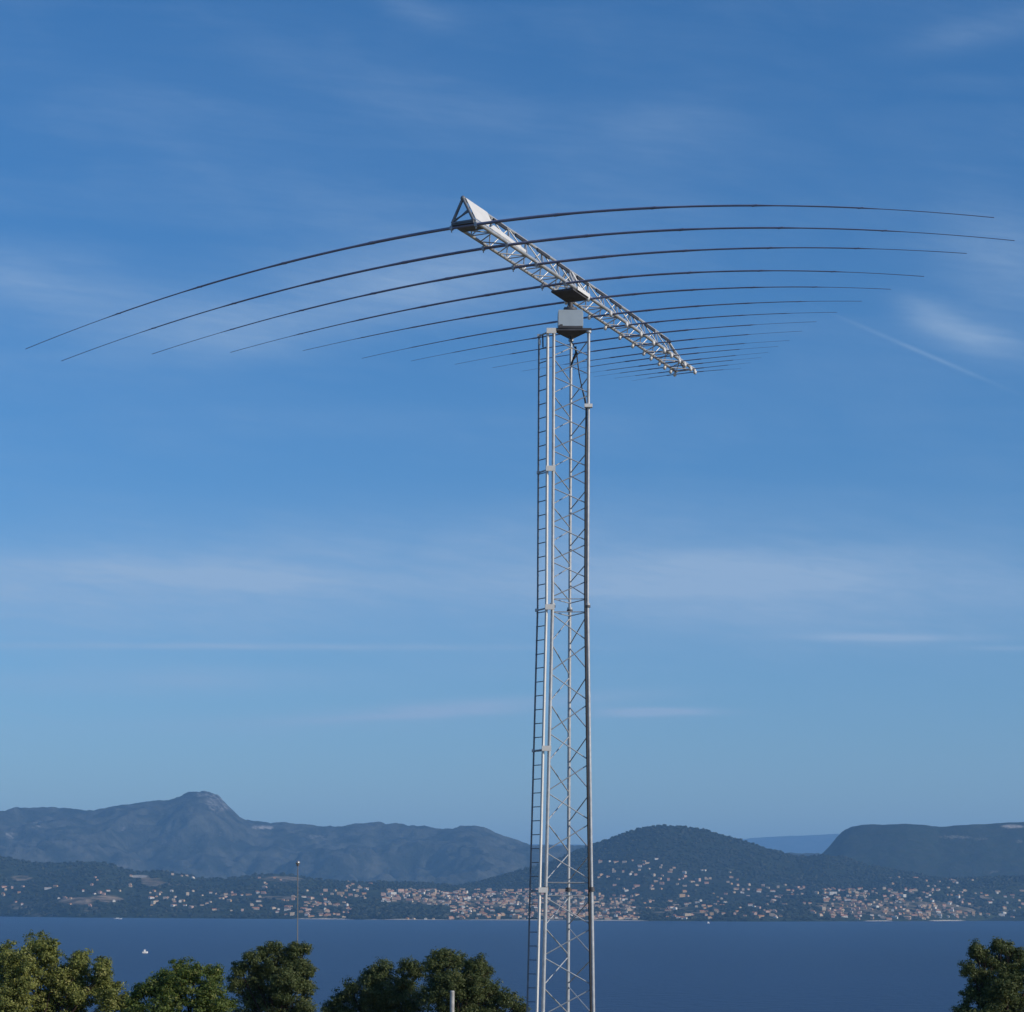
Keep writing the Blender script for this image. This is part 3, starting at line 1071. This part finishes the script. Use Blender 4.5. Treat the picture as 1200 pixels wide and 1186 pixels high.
CLX = [(528, 264), (565, 291), (600, 315), (634, 337), (662, 355), (689, 369), (708, 382), (725, 393.5), (740, 402.5), (753, 411), (761.5, 418.5), (771, 424), (777.5, 428.5), (784.5, 433), (789.5, 438)]
LT = [(30, 409), (72, 423), (178, 415), (270, 413), (355, 411), (424, 420), (482, 423), (533, 427), (577, 431), (612, 435)] + [None] * 5
RT = [(1165, 255), (1189, 282), (1133, 297), (1083, 324), (1044, 339), (1010, 353), (981, 366), (957, 377), (940, 388), (925, 399), (912, 406), (900, 413), (892, 419), (880, 425), (868, 432)]


def solve_t(px, py, p0, d):
    """where along p0 + t d (a level line) the bearing of the pixel is met"""
    k = float(unroll(px, py)[0]) / F
    return (k * p0.y - p0.x) / (d.x - k * d.y)


last = -1
for i in range(15):
    t = solve_t(*CLX[i], O - W * (HW + .06), D)
    t = min(max(t, last + .2), BL - .02)
    if i == 0:
        t = 0.02
    last = t
    c = bp(t, 0, -.072)
    hr = solve_t(*RT[i], c, W)
    zr = H0 + float(unroll(*RT[i])[1]) / F * (c.y + W.y * hr)
    if LT[i]:
        hl = -solve_t(*LT[i], c, W)
        zl = H0 + float(unroll(*LT[i])[1]) / F * (c.y - W.y * hl)
    else:
        hl, zl = hr * .97, zr
    sag = c.z - (zr + zl) / 2
    print('element', i, round(t, 2), 'half', round(hl, 2), round(hr, 2), 'sag', round(c.z - zl, 2), round(c.z - zr, 2))
    el = empty('element', c, ant)
    rr = float(np.interp(i, [0, 3, 6, 9, 14], [.031, .027, .019, .0135, .0105]))
    for s, hlen, zt_ in ((-1, hl, zl), (1, hr, zr)):
        sg = c.z - zt_
        steps = 26
        pts, rad = [], []
        nst = 5 if hlen > 5 else 3
        for k in range(steps + 1):
            q = k / steps
            e = q ** 1.93
            p = c + W * (s * hlen * q)
            p.z -= sg * e
            pts.append(p)
            stp = int(min(q, .999) * nst) / (nst - 1)
            rad.append(rr * (1 - .78 * stp))
        m = MB().tube(pts, rad, 8)
        for k in range(1, nst):
            a = int(steps * k / nst)
            m.tube([pts[a] - W * .05, pts[a] + W * .05], rad[a - 1] * 1.1, 8)
        m.build('element_arm', M_ELEM, el)
        ins = MB()
        pc = c + W * (s * (HW + .03))
        pc.z = c.z
        if i < 4:
            ins.box(pc, W * .028, D * .03, (0, 0, .040))
            ins.tube([pc + Vector((0, 0, -.085)), pc + Vector((0, 0, .075))], .013, 8)
            ins.build('clamp', M_GALV, el)
        else:
            ins.ball(pc + Vector((0, 0, -.005)), .046, sz=1.2)
            ins.tube([pc, pc + Vector((0, 0, .075))], .016, 8)
            ins.build('insulator', M_WHITE, el)

# ------------------------------------------------------------------ ball-topped pole, short post
b = P(349, 1011, 96)
gz = float(near_z(b.x, 96))
pole = tag(empty('ball_topped_pole', (b.x, b.y, gz)), 'thin grey pole with a shiny pale ball on top, rising behind a dark tree', 'pole')
MB().tube([(b.x, b.y, gz - .2), (b.x, b.y, gz + 4), b - Vector((0, 0, .1))], [.036, .026, .019], 8).build('mast', M_DARKPOST, pole)
m = MB().ball(b, .105, seg=16, ring=10)
m.build('ball', M_BALL, pole)
MB().tube([b - Vector((0, 0, .16)), b - Vector((0, 0, .09))], .06, 10).build('collar', M_DARK, pole)
pb = P(530, 1161, 55)
gz = float(near_z(pb.x, 55))
m = MB().tube([(pb.x, 55, gz - .2), pb - Vector((0, 0, .03))], .058, 10)
m.tube([pb - Vector((0, 0, .03)), pb], [.06, .05], 10)
tag(m.build_at('post', M_POST, (pb.x, 55, gz)), 'short pale grey post standing in front of the dark trees', 'post')

# ------------------------------------------------------------------ trees in front of the bay
def crown(name, lobes, Yc, material, parent, dens=1.0, leaf=.105, seed=1, spread=1.0):
    g = np.random.default_rng(seed)
    pos, nor, hue = [], [], []
    for (px, py, pr) in lobes:
        c = P(px, py, Yc)
        r = pr * Yc / F
        c.y += g.uniform(-.5, .5) * r * 1.6 * spread
        nsub = int(30 + 150 * r * r)
        dirs = g.normal(size=(nsub, 3))
        dirs /= np.linalg.norm(dirs, axis=1)[:, None]
        cc = np.array(c) + dirs * (r * (g.uniform(.02, 1.1, (nsub, 1)) ** .75))
        sr = g.uniform(.09, .34, nsub) * min(1.0, .55 + .5 * r)
        for q in range(nsub):
            k = int(dens * (26 + 820 * sr[q] ** 2))
            d = g.normal(size=(k, 3))
            d /= np.linalg.norm(d, axis=1)[:, None]
            p = cc[q] + d * (sr[q] * g.uniform(.2, 1.05, (k, 1))) * np.array([1.1, 1.1, .75])
            pos.append(p)
            nor.append(d * .8 + dirs[q] * .6 + g.normal(size=(k, 3)) * .55 + np.array([0, 0, .35]))
            hue.append(np.clip(g.normal(.42, .13) + g.normal(0, .16, k), 0, 1))
    pos, nor, hue = np.concatenate(pos), np.concatenate(nor), np.concatenate(hue)
    nor /= np.linalg.norm(nor, axis=1)[:, None]
    k = len(pos)
    t = g.normal(size=(k, 3))
    a = np.cross(nor, t)
    a /= np.linalg.norm(a, axis=1)[:, None]
    b = np.cross(nor, a)
    ln = leaf * .84 * g.uniform(.55, 1.35, (k, 1))
    wd = ln * g.uniform(.35, .6, (k, 1))
    vs = np.stack([pos - a * ln * .5, pos + b * wd * .5 + nor * wd * .1, pos + a * ln * .5, pos - b * wd * .5 + nor * wd * .1], 1)
    fs = np.arange(k * 4).reshape(k, 4)
    o = np_mesh(name, vs.reshape(-1, 3), fs, material, False, {'hue': np.repeat(hue, 4)}, parent=parent)
    return o, k


def tree(name, label, lobes, bx, Yc, material, cat='tree', seed=1, dens=1.0, leaf=.105, fill=True):
    bxw = P(bx, 1186, Yc).x
    gz = float(near_z(bxw, Yc))
    root = tag(empty(name, (bxw, Yc, gz)), label, cat, 'trees along the edge of the slope')
    g = random.Random(seed)
    if fill:                         # the lower crown, out of the frame
        xs = [l[0] for l in lobes]
        x0, x1 = min(xs), max(xs)
        n = max(2, int((x1 - x0) / 28))
        lobes = list(lobes) + [(x0 + (x1 - x0) * (k + .5) / n, 1204 + g.uniform(-4, 10), 24) for k in range(n)]
    o, k = crown('crown', lobes, Yc, material, root, dens, leaf, seed)
    m = MB()
    base = Vector((bxw, Yc, gz - .1))
    topz = gz + 2.0
    fork = Vector((bxw + g.uniform(-.2, .2), Yc, topz))
    m.tube([base, base.lerp(fork, .5) + Vector((.06, 0, 0)), fork], [.24, .19, .16], 10)
    for (px, py, pr) in lobes:
        c = P(px, py, Yc)
        mid = fork.lerp(c, .5) + Vector((g.uniform(-.2, .2), g.uniform(-.3, .3), -.25))
        m.tube([fork, mid, c], [.07, .04, .012], 6)
        r = pr * Yc / F
        for q in range(4):
            e = c + Vector((g.uniform(-1, 1), g.uniform(-1, 1), g.uniform(-.4, 1))) * r * .75
            m.tube([mid.lerp(c, .7), e], [.014, .005], 5)
    m.build('trunk', M_BARK, root)
    return k


nl = 0
nl += tree('oak_tree', 'broad yellow-green tree at the far left, catching the light', [(10, 1122, 20), (45, 1110, 18), (60, 1116, 15), (30, 1140, 30), (93, 1124, 14), (85, 1140, 18), (62, 1150, 28), (121, 1133, 12), (112, 1152, 20), (20, 1172, 30), (85, 1172, 28), (130, 1170, 20),
            (148, 1178, 14), (-20, 1130, 26), (-25, 1165, 30), (50, 1180, 26)], 60, 74, M_LEAF_Y, seed=3, leaf=.115)
nl += tree('oak_tree', 'bright green rounded tree, second from the left', [(213, 1138, 17), (192, 1147, 15), (228, 1140, 14), (248, 1143, 14), (178, 1160, 14), (210, 1160, 24), (245, 1165, 20), (163, 1162, 9), (195, 1180, 24), (238, 1184, 24), (262, 1178, 12), (160, 1180, 12)], 215, 70, M_LEAF_G, seed=5, leaf=.105)
nl += tree('oak_tree', 'tall dark olive tree in front of the ball-topped pole', [(322, 1112, 10), (309, 1117, 10), (347, 1112, 9), (358, 1112, 7), (338, 1124, 14), (296, 1126, 11), (281, 1136, 10), (318, 1134, 17), (340, 1138, 16), (350, 1150, 14), (352, 1134, 13), (363, 1138, 8), (300, 1148, 20), (335, 1152, 22), (360, 1158, 10), (275, 1152, 11),
            (290, 1172, 22), (325, 1176, 26), (355, 1180, 16)], 322, 80, M_LEAF_D, seed=8, leaf=.10)
nl += tree('oak_tree', 'dark spreading tree left of the short grey post', [(449, 1139, 14), (431, 1146, 13), (477, 1132, 12), (489, 1138, 10), (412, 1160, 13), (396, 1172, 12), (385, 1182, 10), (440, 1160, 20), (472, 1154, 20), (425, 1180, 20), (460, 1168, 22), (440, 1150, 16), (455, 1182, 22), (484, 1176, 20), (405, 1186, 14)], 452, 84, M_LEAF_D, seed=12, leaf=.10, dens=.9)
nl += tree('oak_tree', 'dark tree with a double crown between the short post and the tower', [(520, 1122, 14), (508, 1130, 12), (534, 1126, 12), (560, 1129, 11), (568, 1137, 9), (550, 1140, 14), (518, 1146, 20), (530, 1150, 20), (558, 1150, 16), (545, 1160, 24), (560, 1170, 22), (508, 1168, 20), (575, 1162, 14), (592, 1170, 12), (605, 1178, 10), (575, 1182, 18), (530, 1184, 22), (614, 1184, 6)], 545, 82, M_LEAF_D, seed=15, leaf=.10)
nl += tree('oak_tree', 'dark ragged tree cut by the right edge of the view', [(1143, 1112, 9), (1150, 1118, 10), (1172, 1110, 9), (1183, 1113, 9), (1160, 1128, 13), (1136, 1135, 10), (1180, 1130, 17), (1150, 1146, 14), (1196, 1122, 12), (1210, 1136, 20), (1176, 1156, 22), (1140, 1164, 12), (1165, 1165, 22), (1185, 1145, 18), (1160, 1180, 20), (1132, 1184, 12), (1195, 1175, 26), (1225, 1165, 24)], 1180, 72, M_LEAF_D, seed=18, leaf=.10)
nl += tree('shrub', 'low bush tip just showing at the lower right edge of the water', [(1062, 1195, 6), (1074, 1196, 8)], 1068, 78, M_LEAF_D, 'shrub', seed=21, fill=False)
print('leaves', nl)

# ------------------------------------------------------------------ boats
def boat(px, py, ln, label, tall, rz):
    u, v = unroll(px, py)
    Y = H0 * F / -float(v)
    x = float(u) / F * Y
    root = tag(empty('motorboat', (x, Y, 0)), label, 'boat', 'boats on the bay')
    m = MB()
    hw = ln * .17
    ca, sa = math.cos(rz), math.sin(rz)

    def T(a, b, c):
        return (x + a * ca - b * sa, Y + a * sa + b * ca, c)
    prof = [(-.5, .85), (-.2, 1.0), (.15, .95), (.35, .6), (.5, .02)]
    vs, fs = [], []
    for (a, b) in prof:
        for (q, zz) in ((-.75, -.1), (-1, tall * .38), (1, tall * .38), (.75, -.1)):
            vs.append(T(a * ln, b * hw * q, zz * (1.0 if zz < 0 else 1 + .25 * (a + .5))))
    for i in range(len(prof) - 1):
        for k in range(3):
            fs.append((i * 4 + k, i * 4 + k + 1, i * 4 + 5 + k, i * 4 + 4 + k))
    fs += [(0, 1, 2, 3), (16, 19, 18, 17)]
    m.add(vs, fs)
    m.build('hull', M_WHITE, root)
    m = MB()
    m.box(T(-.05 * ln, 0, tall * .38 + tall * .25), (ln * .17 * ca, ln * .17 * sa, 0), (-hw * .6 * sa, hw * .6 * ca, 0), (0, 0, tall * .25))
    m.build('cabin', M_WHITE, root)
    m = MB()
    m.box(T(-.03 * ln, 0, tall * .93), (ln * .2 * ca, ln * .2 * sa, 0), (-hw * .7 * sa, hw * .7 * ca, 0), (0, 0, tall * .03))
    m.build('canopy', M_PLATE, root)


boat(170, 1117, 3.9, 'small white motorboat alone on the water, above the left trees', 2.6, .25)
boat(138, 1077.0, 22, 'long low white boat close under the far left shore', 3.6, .05)
boat(830, 1082, 7, 'tiny white boat near the far shore, right of the tower', 4.0, .5)

# ------------------------------------------------------------------ haze
HAZE_DENS = 5.2e-5
hm = bpy.data.materials.new('haze_air')
hm.use_nodes = True
hm.node_tree.nodes.clear()
pv = hm.node_tree.nodes.new('ShaderNodeVolumePrincipled')
pv.inputs['Color'].default_value = (0.30, 0.62, 1.0, 1)
pv.inputs['Density'].default_value = HAZE_DENS
pv.inputs['Anisotropy'].default_value = 0.0
ho = hm.node_tree.nodes.new('ShaderNodeOutputMaterial')
hm.node_tree.links.new(pv.outputs[0], ho.inputs['Volume'])
hb = MB().box((0, 15000, 598), (31000, 0, 0), (0, 19000, 0), (0, 0, 603))
tag(hb.build('haze', hm), 'thin blue haze over the bay and hills', 'haze', kind='stuff')
